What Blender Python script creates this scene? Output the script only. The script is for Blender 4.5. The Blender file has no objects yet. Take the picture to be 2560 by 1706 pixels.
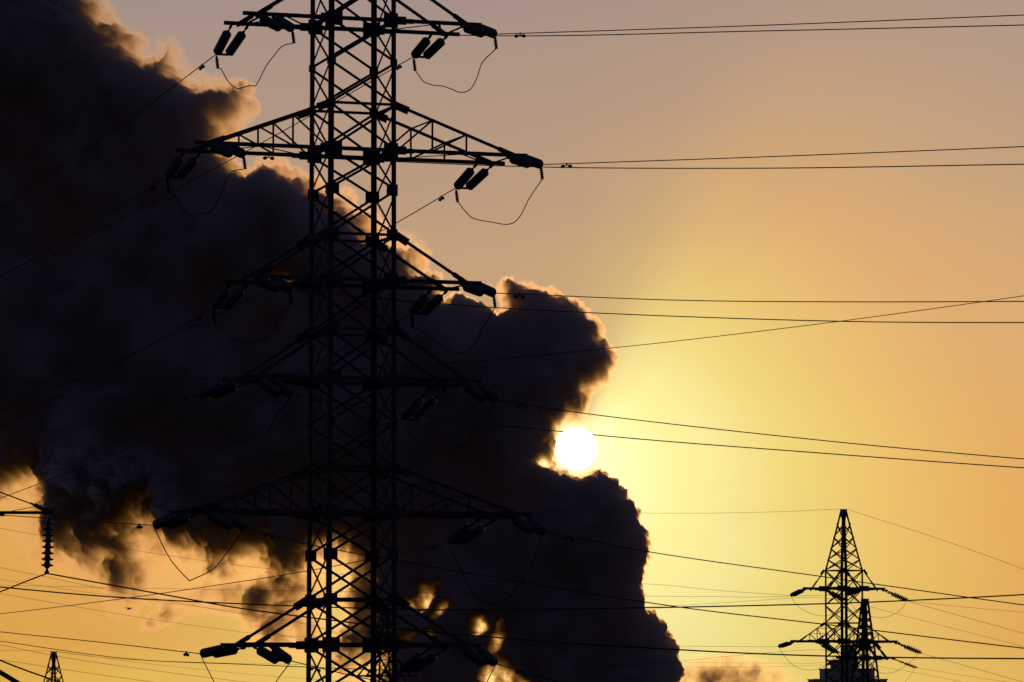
import bpy, math, random
import numpy as np
from mathutils import Vector, Matrix

S = bpy.context.scene
C = S.collection
R = math.radians
random.seed(7)

# ---------------------------------------------------------------- camera
LENS = 160.0
F = LENS / 36.0 * 2560.0            # focal length in photo pixels
HORIZON = 1740.0                    # image row of the horizon
EYE = 15.0                          # eye height above the ground
PITCH = math.atan((HORIZON - 853.0) / F)
cam_data = bpy.data.cameras.new('camera')
cam_data.lens = LENS
cam_data.sensor_width = 36.0
cam_data.clip_start = 0.5
cam_data.clip_end = 60000.0
cam = bpy.data.objects.new('camera', cam_data)
C.objects.link(cam)
cam.location = (0, 0, EYE)
cam.rotation_euler = (math.pi / 2 + PITCH, 0, 0)
S.camera = cam
CP, SP = math.cos(PITCH), math.sin(PITCH)


def ray(px, py):
    u, v = (px - 1280.0) / F, (853.0 - py) / F
    return Vector((u, CP - v * SP, SP + v * CP))


def at(px, py, Y):
    d = ray(px, py)
    return Vector((0, 0, EYE)) + d * (Y / d.y)


# ---------------------------------------------------------------- sky, sun, exposure
SUN_PX = (1441, 1122)
sd = ray(*SUN_PX).normalized()      # direction towards the sun
SUN_ELEV = math.asin(sd.z)
SUN_AZ = math.atan2(sd.x, sd.y)

W = bpy.data.worlds.new('World')
S.world = W
W.use_nodes = True
nt = W.node_tree
nt.nodes.clear()


def node(tree, kind, **kw):
    n = tree.nodes.new(kind)
    for k, v in kw.items():
        setattr(n, k, v)
    return n


def math_node(tree, op, a, b=None, c=None):
    n = node(tree, 'ShaderNodeMath', operation=op)
    for i, x in enumerate((a, b, c)):
        if x is None:
            continue
        if isinstance(x, (int, float)):
            n.inputs[i].default_value = x
        else:
            tree.links.new(x, n.inputs[i])
    return n.outputs[0]


def ramp(tree, fac, stops, interp='EASE'):
    n = node(tree, 'ShaderNodeValToRGB')
    cr = n.color_ramp
    cr.interpolation = interp
    while len(cr.elements) < len(stops):
        cr.elements.new(0.5)
    for e, (p, c) in zip(cr.elements, stops):
        e.position = p
        e.color = (c[0], c[1], c[2], 1.0) if isinstance(c, tuple) else (c, c, c, 1.0)
    tree.links.new(fac, n.inputs[0])
    return n.outputs[0]


def dotv(tree, vec, v):
    n = node(tree, 'ShaderNodeVectorMath', operation='DOT_PRODUCT')
    tree.links.new(vec, n.inputs[0])
    n.inputs[1].default_value = v
    return n.outputs['Value']


tc = node(nt, 'ShaderNodeTexCoord')
D = tc.outputs['Generated']
right = Vector((sd.y, -sd.x, 0)).normalized()
up = right.cross(sd).normalized()
cs = dotv(nt, D, sd)
cu = dotv(nt, D, right)
cv = dotv(nt, D, up)
ang = math_node(nt, 'MULTIPLY', math_node(nt, 'ARCCOSINE', math_node(nt, 'MINIMUM', cs, 1.0)), 180 / math.pi)
phi = math_node(nt, 'MULTIPLY', math_node(nt, 'ARCTAN2', cv, cu), 180 / math.pi)
sep = node(nt, 'ShaderNodeSeparateXYZ')
nt.links.new(D, sep.inputs[0])
elev = math_node(nt, 'MULTIPLY', math_node(nt, 'ARCSINE', sep.outputs['Z']), 180 / math.pi)

# faint uneven streaks of thin air so that the sky is not a perfect ramp
mp = node(nt, 'ShaderNodeMapping')
mp.inputs['Scale'].default_value = (14, 14, 60)
nt.links.new(D, mp.inputs[0])
nz = node(nt, 'ShaderNodeTexNoise')
nz.inputs['Scale'].default_value = 1.0
nz.inputs['Detail'].default_value = 4.0
nt.links.new(mp.outputs[0], nz.inputs['Vector'])
wob = math_node(nt, 'SUBTRACT', nz.outputs['Fac'], 0.5)
elev_w = math_node(nt, 'MULTIPLY_ADD', wob, 1.1, elev)
# the glow reaches further sideways and down, where the low haze is thicker
rise = math_node(nt, 'DIVIDE', cv, math_node(nt, 'MAXIMUM', math_node(nt, 'SINE', math_node(nt, 'ARCCOSINE', math_node(nt, 'MINIMUM', cs, 1.0))), 0.0005))
ang_s = math_node(nt, 'MULTIPLY', ang, math_node(nt, 'MULTIPLY_ADD', rise, 0.40, 1.0))
ang_w = math_node(nt, 'MULTIPLY_ADD', wob, 0.5, ang_s)

e01 = math_node(nt, 'DIVIDE', elev_w, 20.0)
base = ramp(nt, e01, [
    (0.00, (.76, .49, .07)), (0.035, (.68, .34, .060)), (0.12, (.67, .345, .092)),
    (0.22, (.565, .35, .175)), (0.34, (.425, .295, .21)), (0.44, (.345, .265, .235)),
    (0.75, (.20, .19, .215)), (1.0, (.10, .11, .15))], 'LINEAR')
a01 = math_node(nt, 'DIVIDE', ang_w, 10.0)
aur = ramp(nt, a01, [
    (0.00, (1.25, 1.15, .62)), (0.05, (1.05, 1.0, .50)), (0.11, (.97, .89, .35)), (0.18, (.88, .80, .32)),
    (0.25, (.83, .70, .22)), (0.36, (.80, .58, .17)), (0.55, (.76, .42, .13)), (1.0, (.68, .37, .13))], 'LINEAR')
wgt = ramp(nt, a01, [(0.0, 1.0), (0.10, 1.0), (0.22, .90), (0.36, .74), (0.55, .46), (0.8, .16), (1.0, 0.0)], 'LINEAR')
p01 = math_node(nt, 'DIVIDE', math_node(nt, 'ADD', phi, 180.0), 360.0)
# plume's shade above and to its left, painted into the sky colours
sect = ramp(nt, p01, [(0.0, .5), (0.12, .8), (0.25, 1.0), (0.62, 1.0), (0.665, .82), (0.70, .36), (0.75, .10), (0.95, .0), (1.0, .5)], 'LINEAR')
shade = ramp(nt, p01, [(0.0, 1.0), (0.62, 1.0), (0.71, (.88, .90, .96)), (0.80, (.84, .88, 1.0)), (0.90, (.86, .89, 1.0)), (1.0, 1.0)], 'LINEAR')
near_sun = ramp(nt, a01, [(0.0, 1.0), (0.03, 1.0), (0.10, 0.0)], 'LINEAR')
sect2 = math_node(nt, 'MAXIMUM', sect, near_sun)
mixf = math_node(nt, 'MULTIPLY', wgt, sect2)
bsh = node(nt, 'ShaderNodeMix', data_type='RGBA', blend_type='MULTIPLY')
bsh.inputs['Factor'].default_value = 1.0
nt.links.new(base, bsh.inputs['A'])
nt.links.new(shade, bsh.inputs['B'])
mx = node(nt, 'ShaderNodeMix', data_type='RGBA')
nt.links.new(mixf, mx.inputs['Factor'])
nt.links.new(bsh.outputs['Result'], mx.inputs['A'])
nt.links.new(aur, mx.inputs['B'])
fall = ramp(nt, math_node(nt, 'DIVIDE', ang, 180.0), [
    (0.0, 1.0), (0.075, 1.0), (0.13, .42), (0.22, (.30, .33, .42)), (0.4, (.27, .38, .80)), (1.0, (.25, .40, .95))], 'LINEAR')
sk = node(nt, 'ShaderNodeMix', data_type='RGBA', blend_type='MULTIPLY')
sk.inputs['Factor'].default_value = 1.0
nt.links.new(mx.outputs['Result'], sk.inputs['A'])
nt.links.new(fall, sk.inputs['B'])
sky = node(nt, 'ShaderNodeTexSky', sky_type='NISHITA')
sky.sun_disc = False
sky.sun_elevation = SUN_ELEV
sky.sun_rotation = SUN_AZ
sky.dust_density = 4.0
bg1 = node(nt, 'ShaderNodeBackground')
bg1.inputs['Strength'].default_value = 1.0
nt.links.new(sk.outputs['Result'], bg1.inputs['Color'])
bg2 = node(nt, 'ShaderNodeBackground')
bg2.inputs['Strength'].default_value = 0.003
nt.links.new(sky.outputs[0], bg2.inputs['Color'])
add = node(nt, 'ShaderNodeAddShader')
nt.links.new(bg1.outputs[0], add.inputs[0])
nt.links.new(bg2.outputs[0], add.inputs[1])
wo = node(nt, 'ShaderNodeOutputWorld')
nt.links.new(add.outputs[0], wo.inputs['Surface'])

lamp = bpy.data.lights.new('sun_lamp', 'SUN')
lamp.energy = 2.2
lamp.angle = R(0.5)
lamp.color = (1.0, .56, .20)
lo = bpy.data.objects.new('sun_lamp', lamp)
C.objects.link(lo)
lo.location = (0, 0, 200)
lo.rotation_euler = sd.to_track_quat('Z', 'Y').to_euler()

S.view_settings.view_transform = 'Standard'
S.view_settings.look = 'None'
S.view_settings.exposure = 0.0
S.view_settings.gamma = 1.0
S.view_settings.use_curve_mapping = False
S.render.engine = 'CYCLES'
S.cycles.use_denoising = True
S.cycles.volume_bounces = 2
S.cycles.max_bounces = 8
S.cycles.transparent_max_bounces = 32
S.cycles.sample_clamp_indirect = 4.0


# ---------------------------------------------------------------- materials
def surface(name, c0, c1, rough=.5, metal=0.0, scale=6.0, **kw):
    m = bpy.data.materials.new(name)
    m.use_nodes = True
    t = m.node_tree
    b = t.nodes['Principled BSDF']
    co = node(t, 'ShaderNodeTexCoord')
    n = node(t, 'ShaderNodeTexNoise')
    n.inputs['Scale'].default_value = scale
    n.inputs['Detail'].default_value = 5.0
    t.links.new(co.outputs['Object'], n.inputs['Vector'])
    r = ramp(t, n.outputs['Fac'], [(.3, c0), (.7, c1)], 'LINEAR')
    t.links.new(r, b.inputs['Base Color'])
    b.inputs['Roughness'].default_value = rough
    b.inputs['Metallic'].default_value = metal
    for k, v in kw.items():
        b.inputs[k.replace('_', ' ')].default_value = v
    return m


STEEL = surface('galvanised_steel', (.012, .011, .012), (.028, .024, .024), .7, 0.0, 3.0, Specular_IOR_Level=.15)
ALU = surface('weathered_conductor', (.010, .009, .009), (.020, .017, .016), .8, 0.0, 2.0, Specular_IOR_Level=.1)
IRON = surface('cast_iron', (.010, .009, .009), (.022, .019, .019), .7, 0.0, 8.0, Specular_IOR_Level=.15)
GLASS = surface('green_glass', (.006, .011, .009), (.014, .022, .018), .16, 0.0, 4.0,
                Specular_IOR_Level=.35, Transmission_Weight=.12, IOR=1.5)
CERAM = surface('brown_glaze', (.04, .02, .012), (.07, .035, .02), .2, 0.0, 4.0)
CONC = surface('concrete', (.24, .18, .14), (.32, .25, .20), .85, 0.0, .2)
PANE = surface('window_glass', (.03, .035, .04), (.05, .055, .06), .1, 0.0, 1.0)
GROUND = surface('dry_grass', (.035, .035, .015), (.08, .07, .035), .95, 0.0, .02)
PLUM = surface('dark_feathers', (.02, .02, .02), (.05, .05, .05), .8, 0.0, 10.0)


# ---------------------------------------------------------------- object helpers
class MB:
    def __init__(self):
        self.v, self.f = [], []

    def add(self, vs, fs):
        o = len(self.v)
        self.v += [tuple(x) for x in vs]
        self.f += [tuple(i + o for i in f) for f in fs]

    def bar(self, p, q, w, t, normal):
        """rectangular bar: w across in the face plane, t through it along `normal`"""
        p, q = Vector(p), Vector(q)
        ax = (q - p).normalized()
        n = Vector(normal)
        n = (n - ax * n.dot(ax)).normalized()
        s = ax.cross(n)
        vs = [b + s * (i * w / 2) + n * (j * t / 2) for b in (p, q) for i, j in ((-1, -1), (1, -1), (1, 1), (-1, 1))]
        self.add(vs, [(3, 2, 1, 0), (4, 5, 6, 7), (0, 1, 5, 4), (1, 2, 6, 5), (2, 3, 7, 6), (3, 0, 4, 7)])

    def ell(self, p, q, w, t, n1, n2):
        """angle section: corner on the line p-q, flanges along n1 and n2"""
        p, q = Vector(p), Vector(q)
        ax = (q - p).normalized()
        a = Vector(n1); a = (a - ax * a.dot(ax)).normalized()
        b = Vector(n2); b = (b - ax * b.dot(ax)); b = (b - a * b.dot(a)).normalized()
        sec = [(0, 0), (w, 0), (w, t), (t, t), (t, w), (0, w)]
        vs = [e + a * i + b * j for e in (p, q) for i, j in sec]
        fs = [(k, (k + 1) % 6, (k + 1) % 6 + 6, k + 6) for k in range(6)]
        fs += [(0, 5, 4, 3), (0, 3, 2, 1), (6, 7, 8, 9), (6, 9, 10, 11)]
        self.add(vs, fs)

    def tube(self, pts, r, n=6, rads=None):
        pts = [Vector(p) for p in pts]
        o = len(self.v)
        vs, fs = [], []
        ref = Vector((0, 0, 1))
        for k, p in enumerate(pts):
            ax = (pts[min(k + 1, len(pts) - 1)] - pts[max(k - 1, 0)]).normalized()
            rr = ref if abs(ax.dot(ref)) < .95 else Vector((1, 0, 0))
            s = ax.cross(rr).normalized()
            u = s.cross(ax)
            rad = rads[k] if rads else r
            for i in range(n):
                a = 2 * math.pi * i / n
                vs.append(p + s * (rad * math.cos(a)) + u * (rad * math.sin(a)))
        for k in range(len(pts) - 1):
            for i in range(n):
                j = (i + 1) % n
                fs.append((k * n + i, k * n + j, k * n + n + j, k * n + n + i))
        fs.append(tuple(range(n - 1, -1, -1)))
        fs.append(tuple(range(len(vs) - n, len(vs))))
        self.add(vs, fs)

    def lathe(self, prof, n=14):
        """profile of (radius, z) turned about z"""
        vs, fs = [], []
        for r, z in prof:
            for i in range(n):
                a = 2 * math.pi * i / n
                vs.append((r * math.cos(a), r * math.sin(a), z))
        for k in range(len(prof) - 1):
            for i in range(n):
                j = (i + 1) % n
                fs.append((k * n + i, k * n + j, k * n + n + j, k * n + n + i))
        fs.append(tuple(range(n - 1, -1, -1)))
        fs.append(tuple(range(len(vs) - n, len(vs))))
        self.add(vs, fs)

    def box(self, lo, hi):
        x0, y0, z0 = lo
        x1, y1, z1 = hi
        vs = [(x, y, z) for z in (z0, z1) for x, y in ((x0, y0), (x1, y0), (x1, y1), (x0, y1))]
        self.add(vs, [(3, 2, 1, 0), (4, 5, 6, 7), (0, 1, 5, 4), (1, 2, 6, 5), (2, 3, 7, 6), (3, 0, 4, 7)])

    def mesh(self, name, mat, org=(0, 0, 0), smooth=False):
        org = Vector(org)
        me = bpy.data.meshes.new(name)
        me.from_pydata([tuple(Vector(v) - org) for v in self.v], [], self.f)
        me.materials.append(mat)
        if smooth:
            me.polygons.foreach_set('use_smooth', [True] * len(me.polygons))
        me.update()
        return me


def link(name, me, parent=None, loc=(0, 0, 0)):
    o = bpy.data.objects.new(name, me)
    C.objects.link(o)
    if parent:
        o.parent = parent
    o.location = loc
    return o


def tag(o, label, cat, group=None, kind=None):
    if label:
        o['label'] = label
    if cat:
        o['category'] = cat
    if group:
        o['group'] = group
    if kind:
        o['kind'] = kind
    return o


def thing(name, label, cat, loc, group=None):
    o = bpy.data.objects.new(name, None)
    C.objects.link(o)
    o.location = loc
    o.empty_display_size = .2
    return tag(o, label, cat, group)


def part(name, mb, mat, root, smooth=False, sub_of=None):
    """a part whose mesh was built in world coordinates"""
    org = Vector(root.location)
    o = link(name, mb.mesh(name, mat, org, smooth), sub_of or root)
    return o


# ---------------------------------------------------------------- ground
mb = MB()
n = 64
rings = [0, 40, 120, 300, 700, 1500, 4000, 10000, 30000]
vs, fs = [(0, 0, 0)], []
for r in rings[1:]:
    for i in range(n):
        a = 2 * math.pi * i / n
        vs.append((r * math.cos(a), r * math.sin(a), 0))
for i in range(n):
    fs.append((0, 1 + i, 1 + (i + 1) % n))
for k in range(len(rings) - 2):
    for i in range(n):
        j = (i + 1) % n
        b = 1 + k * n
        fs.append((b + i, b + n + i, b + n + j, b + j))
mb.add(vs, fs)
tag(link('ground', mb.mesh('ground', GROUND)), 'flat dry grassland under the power lines', 'ground', kind='structure')

# ---------------------------------------------------------------- the sun
SUN_D = 25000.0
m = bpy.data.materials.new('sun_fire')
m.use_nodes = True
t = m.node_tree
t.nodes.clear()
em = node(t, 'ShaderNodeEmission')
em.inputs['Color'].default_value = (1.0, .93, .72, 1)
em.inputs['Strength'].default_value = 30.0
tr = node(t, 'ShaderNodeBsdfTransparent')           # glowing gas, not a solid ball
gas = node(t, 'ShaderNodeAddShader')
t.links.new(em.outputs[0], gas.inputs[0])
t.links.new(tr.outputs[0], gas.inputs[1])
out = node(t, 'ShaderNodeOutputMaterial')
t.links.new(gas.outputs[0], out.inputs['Surface'])
m.cycles.emission_sampling = 'NONE'
mb = MB()
rs = SUN_D * 52.0 / F
mb.lathe([(max(.001, rs * math.sin(math.pi * k / 24)), -rs * math.cos(math.pi * k / 24)) for k in range(25)], 48)
so = link('sun', mb.mesh('sun', m, smooth=True), None, Vector((0, 0, EYE)) + sd * SUN_D)
tag(so, 'blazing white low sun shining out of a notch in the smoke', 'sun')


# ---------------------------------------------------------------- smoke
def value_noise(x, y, scale, seed):
    rng = np.random.RandomState(seed)
    g = rng.rand(257, 257)
    xs, ys = x / scale + 61.3, y / scale + 47.7
    xi, yi = np.floor(xs).astype(int), np.floor(ys).astype(int)
    fx, fy = xs - xi, ys - yi
    fx = fx * fx * fx * (fx * (fx * 6 - 15) + 10)
    fy = fy * fy * fy * (fy * (fy * 6 - 15) + 10)
    xi, yi = xi % 256, yi % 256
    a, b, c, d = g[yi, xi], g[yi, xi + 1], g[yi + 1, xi], g[yi + 1, xi + 1]
    return (a * (1 - fx) + b * fx) * (1 - fy) + (c * (1 - fx) + d * fx) * fy - .5


def fbm(x, y, scale, octv, seed, gain=.5):
    r, amp, tot = 0, 1.0, 0.0
    for o in range(octv):
        r = r + amp * value_noise(x, y, scale / 2.03 ** o, seed + o)
        tot += amp
        amp *= gain
    return r / tot * 2


def worley(x, y, cell, seed):
    rng = np.random.RandomState(seed)
    jx, jy = rng.rand(256, 256), rng.rand(256, 256)
    xs, ys = x / cell + 50, y / cell + 50
    xi, yi = np.floor(xs).astype(int), np.floor(ys).astype(int)
    best = np.full(x.shape, 9.0)
    for dx in (-1, 0, 1):
        for dy in (-1, 0, 1):
            cx, cy = xi + dx, yi + dy
            px = cx + jx[cy % 256, cx % 256]
            py = cy + jy[cy % 256, cx % 256]
            best = np.minimum(best, (px - xs) ** 2 + (py - ys) ** 2)
    return np.sqrt(best)


# outline of the plume in photo pixels and, per corner, how steeply it thickens inwards
EDGE = [
    (-420, -420, .5), (150, -420, .4), (235, -180, .4), (262, -60, .4), (282, 0, .4), (280, 29, .4), (301, 43, .4), (330, 57, .4), (345, 66, .35),
    (366, 79, .35), (376, 103, .35), (380, 118, .25), (383, 94, .14), (397, 80, .13), (426, 76, .13), (450, 88, .13), (466, 112, .14),
    (474, 132, .16), (490, 152, .18), (507, 171, .22), (531, 184, .3), (560, 189, .35), (588, 195, .45), (618, 203, .5),
    (636, 222, .55), (650, 250, .55), (654, 282, .5), (641, 306, .4), (626, 330, .38), (605, 352, .35), (592, 380, .4), (603, 404, .5),
    (631, 406, .5), (641, 395, .45), (689, 390, .45), (722, 399, .45), (736, 416, .5), (765, 426, .5), (808, 445, .5),
    (830, 470, .5), (856, 464, .4), (885, 471, .4), (904, 497, .4), (909, 516, .4), (937, 521, .4), (949, 540, .4), (961, 560, .4),
    (985, 569, .35), (1016, 577, .3), (1037, 579, .3), (1045, 596, .3), (1066, 604, .3), (1082, 629, .3), (1084, 647, .35),
    (1070, 664, .5), (1068, 674, .5), (1078, 680, .6), (1099, 687, .6), (1111, 703, .6), (1118, 722, .6), (1113, 745, .7),
    (1132, 740, .7), (1157, 738, .7), (1190, 752, .7), (1210, 764, .7), (1226, 774, .7), (1240, 786, .8), (1252, 772, .7),
    (1240, 745, .6), (1205, 728, .3), (1196, 712, .3), (1227, 708, .3), (1238, 716, .6), (1252, 703, .7), (1273, 695, .7), (1298, 701, .6), (1308, 708, .6), (1315, 701, .5),
    (1331, 704, .5), (1339, 718, .6), (1364, 726, .6), (1397, 727, .6), (1418, 739, .6), (1451, 745, .6), (1472, 761, .6),
    (1482, 782, .6), (1497, 799, .6), (1511, 824, .7), (1522, 853, .7), (1540, 886, .8), (1546, 915, .8), (1542, 935, .8),
    (1522, 956, .7), (1497, 973, .7), (1486, 993, .7), (1470, 1006, .7), (1472, 1027, .7), (1460, 1046, .7), (1432, 1056, .7),
    (1400, 1078, .8), (1388, 1105, .8), (1388, 1140, .8), (1402, 1180, .8), (1438, 1192, .9), (1480, 1180, .9), (1502, 1171, 1.0), (1519, 1188, 1.2),
    (1540, 1209, 1.2), (1565, 1230, 1.2), (1582, 1255, 1.2), (1597, 1276, 1.2), (1599, 1301, 1.2), (1611, 1318, 1.2),
    (1622, 1334, 1.2), (1626, 1360, 1.2), (1628, 1397, 1.2), (1620, 1427, 1.2), (1609, 1452, 1.2), (1607, 1468, 1.2),
    (1617, 1485, 1.2), (1607, 1498, 1.2), (1611, 1524, 1.2), (1624, 1523, 1.2), (1640, 1527, 1.2), (1653, 1548, 1.2),
    (1657, 1569, 1.2), (1674, 1594, 1.2), (1695, 1609, 1.2), (1708, 1619, 1.2), (1708, 1648, 1.2), (1703, 1690, 1.2),
    (1691, 1706, 1.2), (1684, 1760, 1.2), (1665, 1850, 1.2), (1640, 1920, 1.0), (905, 1920, .4), (905, 1720, .35), (900, 1690, .3), (905, 1650, .3),
    (890, 1610, .3), (868, 1570, .3), (858, 1530, .35), (850, 1500, .35), (858, 1460, .35), (842, 1430, .3), (800, 1455, .25), (770, 1490, .16),
    (745, 1505, .18), (720, 1545, .18), (705, 1605, .16), (668, 1610, .16), (638, 1555, .18), (630, 1490, .2), (636, 1450, .22), (600, 1450, .25), (560, 1470, .3), (505, 1450, .3), (465, 1408, .3), (430, 1362, .32),
    (404, 1332, .34), (384, 1318, .34), (362, 1345, .28), (346, 1400, .2), (333, 1455, .18), (302, 1500, .16), (266, 1458, .17),
    (250, 1410, .18), (218, 1402, .18), (182, 1385, .18), (142, 1350, .18), (120, 1290, .19), (112, 1246, .3), (100, 1228, .42), (60, 1226, .45), (0, 1244, .45), (-150, 1275, .45), (-420, 1320, .5)]
# soft puffs hanging under it: x, y, rx, ry, turn, depth
PUFF = [(920, 1540, 52, 120, 0, 90), (895, 1610, 50, 60, 0, 40), (800, 1475, 60, 40, 0, 24), (325, 1225, 120, 90, 0, 70), (200, 1235, 90, 60, 0, 40), (405, 1290, 60, 60, 0, 40), (170, 1316, 55, 45, 0, 36), (290, 1392, 75, 80, 0, 36), (305, 1440, 60, 60, 0, 28), (190, 1330, 90, 80, 0, 24), (240, 1372, 60, 40, 20, 26), (296, 1508, 46, 40, 20, 14),
        (410, 1530, 58, 22, -30, 26), (665, 1490, 50, 60, 0, 7), (715, 1478, 60, 40, 0, 26), (676, 1570, 36, 34, 0, 20),
        (540, 1500, 70, 34, -10, 10), (470, 1480, 80, 34, -25, 9), (590, 1500, 50, 40, 0, 11), (440, 1420, 40, 40, 0, 8),
        (700, 1600, 90, 36, 10, 10), (870, 1640, 55, 52, 30, 34), (840, 1600, 70, 60, 0, 14), (880, 1690, 40, 50, 0, 16), (60, 1250, 60, 24, 0, 10),
        (1815, 1712, 115, 58, 0, 30), (1745, 1718, 60, 55, 0, 24), (1895, 1718, 90, 50, 0, 24), (1790, 1690, 60, 34, 0, 12),
        (110, 1330, 60, 80, 0, 10), (230, 1290, 170, 130, 0, 40), (200, 1420, 130, 50, 0, 10), (410, 1320, 110, 80, 0, 26), (430, 1430, 130, 80, 0, 12), (600, 1490, 140, 60, 0, 18), (800, 1560, 110, 80, 0, 12), (690, 1530, 90, 90, 0, 18)]
# thin places the light gets through: x, y, rx, ry, turn, strength
HOLE = [(1063, 1500, 33, 20, -45, 1.5), (1040, 1516, 22, 12, -35, 1.2), (1109, 1529, 32, 13, -35, 1.3), (1090, 1545, 18, 10, -40, 1.1), (1205, 1570, 26, 20, 0, 1.45), (1256, 1568, 9, 20, 15, 1.1),
        (1240, 1620, 18, 48, 22, 1.5), (1232, 1650, 16, 26, 0, 1.2), (1243, 1692, 44, 46, 0, 1.7), (1252, 1735, 55, 40, 0, 1.6), (1297, 1704, 24, 12, 0, 1.3),
        (1354, 1167, 18, 16, 0, 2.6), (1340, 1176, 12, 6, 30, 1.25), (1381, 1145, 5, 5, 0, 1.3), (711, 741, 34, 13, 0, 1.16), (735, 733, 26, 12, 0, 1.1), (690, 728, 22, 9, 0, 1.05),
        (852, 1462, 22, 32, 25, 1.25), (843, 1532, 22, 40, 10, 1.25), (595, 390, 22, 14, 0, .9), (1030, 1600, 26, 14, 0, .95), (1085, 1590, 20, 10, 0, .92)]

SMOKE_Y = 900.0
STEP = 2.5
gx = np.arange(-420, 2140, STEP)
gy = np.arange(-420, 1930, STEP)
X, Y = np.meshgrid(gx, gy)
# curl the coordinates a little so that straight outline runs do not stay straight
ragged = np.clip((Y - 1080) / 120, 0, 1) * np.clip((860 - X) / 120, 0, 1)
wx = X + 26 * ragged * fbm(X, Y, 95, 4, 13) + 9 * fbm(X, Y, 60, 3, 11) + 4 * fbm(X, Y, 18, 2, 21)
wy = Y + 26 * ragged * fbm(X, Y, 95, 4, 33) + 9 * fbm(X, Y, 60, 3, 31) + 4 * fbm(X, Y, 18, 2, 41)
P = np.array(EDGE)
N = len(P)
dist = np.full(X.shape, 1e9)
steep = np.zeros(X.shape)
inside = np.zeros(X.shape, bool)
for i in range(N):
    x0, y0, s0 = P[i]
    x1, y1, s1 = P[(i + 1) % N]
    ex, ey = x1 - x0, y1 - y0
    tt = np.clip(((wx - x0) * ex + (wy - y0) * ey) / (ex * ex + ey * ey), 0, 1)
    dd = np.hypot(wx - x0 - tt * ex, wy - y0 - tt * ey)
    near = dd < dist
    steep = np.where(near, s0 + (s1 - s0) * tt, steep)
    dist = np.where(near, dd, dist)
    cross = ((y0 > wy) != (y1 > wy)) & (wx < (x1 - x0) * (wy - y0) / (y1 - y0 + 1e-12) + x0)
    inside ^= cross
sdist = np.where(inside, dist, -dist)
bill = 15 * (.5 - worley(wx, wy, 62, 3)) + 9 * (.5 - worley(wx, wy, 28, 5)) + 6.5 * (.5 - worley(wx, wy, 14, 8)) + 3.5 * (.5 - worley(wx, wy, 8, 9))
dd = np.maximum(sdist + bill * np.clip(1.2 - np.abs(sdist) / 260, .25, 1), 0)
wisp = .50 * np.exp(1.9 * fbm(wx, wy * .8 + wx * .25, 95, 5, 71, .62) + 1.0 * fbm(wx, wy, 34, 4, 77, .6))
wisp = 1.15 * np.tanh(wisp / 1.15)
tmax = 270 + 70 * fbm(X, Y, 300, 3, 51)
steep = 1.25 * steep ** 1.35 + 3.2 * np.maximum(steep - .5, 0)
T = 2.2 * steep * dd * (1 + (dd / 60.0) ** 2)
T = T * np.clip(1 + .034 * bill, .3, 2)

T = T * (1 + .35 * fbm(wx, wy, 40, 3, 61))
T = T * (1 + ragged * np.clip(1.2 - sdist / 150, 0, 1) * (3.0 * wisp - .35))
T = np.where(T > .6 * tmax, .6 * tmax + .4 * tmax * (1 - np.exp(-(T - .6 * tmax) / (.4 * tmax))), T)
kx = X + 26 * fbm(X, Y, 120, 4, 141, .55)
ky = Y + 26 * fbm(X, Y, 120, 4, 151, .55)
for (cx, cy, rx, ry, rot, dep) in PUFF:
    a = R(rot)
    ux = ((kx - cx) * math.cos(a) + (ky - cy) * math.sin(a)) / (rx * 1.4)
    uy = (-(kx - cx) * math.sin(a) + (ky - cy) * math.cos(a)) / (ry * 1.4)
    q = np.clip(1 - (ux * ux + uy * uy), 0, 1)
    T = T + 2.6 * dep * q ** 1.7 * wisp
thin = np.zeros(X.shape)
hx = X + 8 * fbm(X, Y, 26, 4, 81) + 15 * fbm(X, Y, 60, 2, 85)
hy = Y + 8 * fbm(X, Y, 26, 4, 91) + 15 * fbm(X, Y, 60, 2, 95)
for (cx, cy, rx, ry, rot, st) in HOLE:
    a = R(rot)
    ux = ((hx - cx) * math.cos(a) + (hy - cy) * math.sin(a)) / (rx * 1.32)
    uy = (-(hx - cx) * math.sin(a) + (hy - cy) * math.cos(a)) / (ry * 1.32)
    thin = np.maximum(thin, min(st, 2.0) / 1.84 * np.clip(1 - (ux * ux + uy * uy), 0, 1) ** .85)
thin = thin * (1 + .42 * fbm(X, Y, 22, 4, 131, .6))
T = T * np.clip(1 - thin, 0, 1)
T = np.maximum(T - .3, 0)
T = T * T / (T + 2.5)
T[0, :] = T[-1, :] = 0
T[:, 0] = T[:, -1] = 0
mpp = SMOKE_Y / F                                   # metres per photo pixel at the plume
mid = SMOKE_Y + mpp * (24 * fbm(X, Y, 520, 2, 101))
asym = .25 * fbm(X, Y, 120, 3, 111)
ny, nx = T.shape
u = (X - 1280.0) / F
v = (853.0 - Y) / F
dy = CP - v * SP
dz = SP + v * CP
act = (T[:-1, :-1] > 0) | (T[1:, :-1] > 0) | (T[:-1, 1:] > 0) | (T[1:, 1:] > 0)
used = np.zeros(T.shape, bool)
used[:-1, :-1] |= act
used[1:, :-1] |= act
used[:-1, 1:] |= act
used[1:, 1:] |= act
front = np.full(T.shape, -1)
nf = int(used.sum())
front[used] = np.arange(nf)
solid = used & (T > 0)
back = front.copy()
back[solid] = nf + np.arange(int(solid.sum()))


def smoke_pts(sel, depth):
    # every column of smoke runs straight back along Y from its place in the plume
    x = u[sel] / dy[sel] * SMOKE_Y
    z = EYE + dz[sel] / dy[sel] * SMOKE_Y
    return np.stack([x, depth[sel], z], 1)


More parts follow.
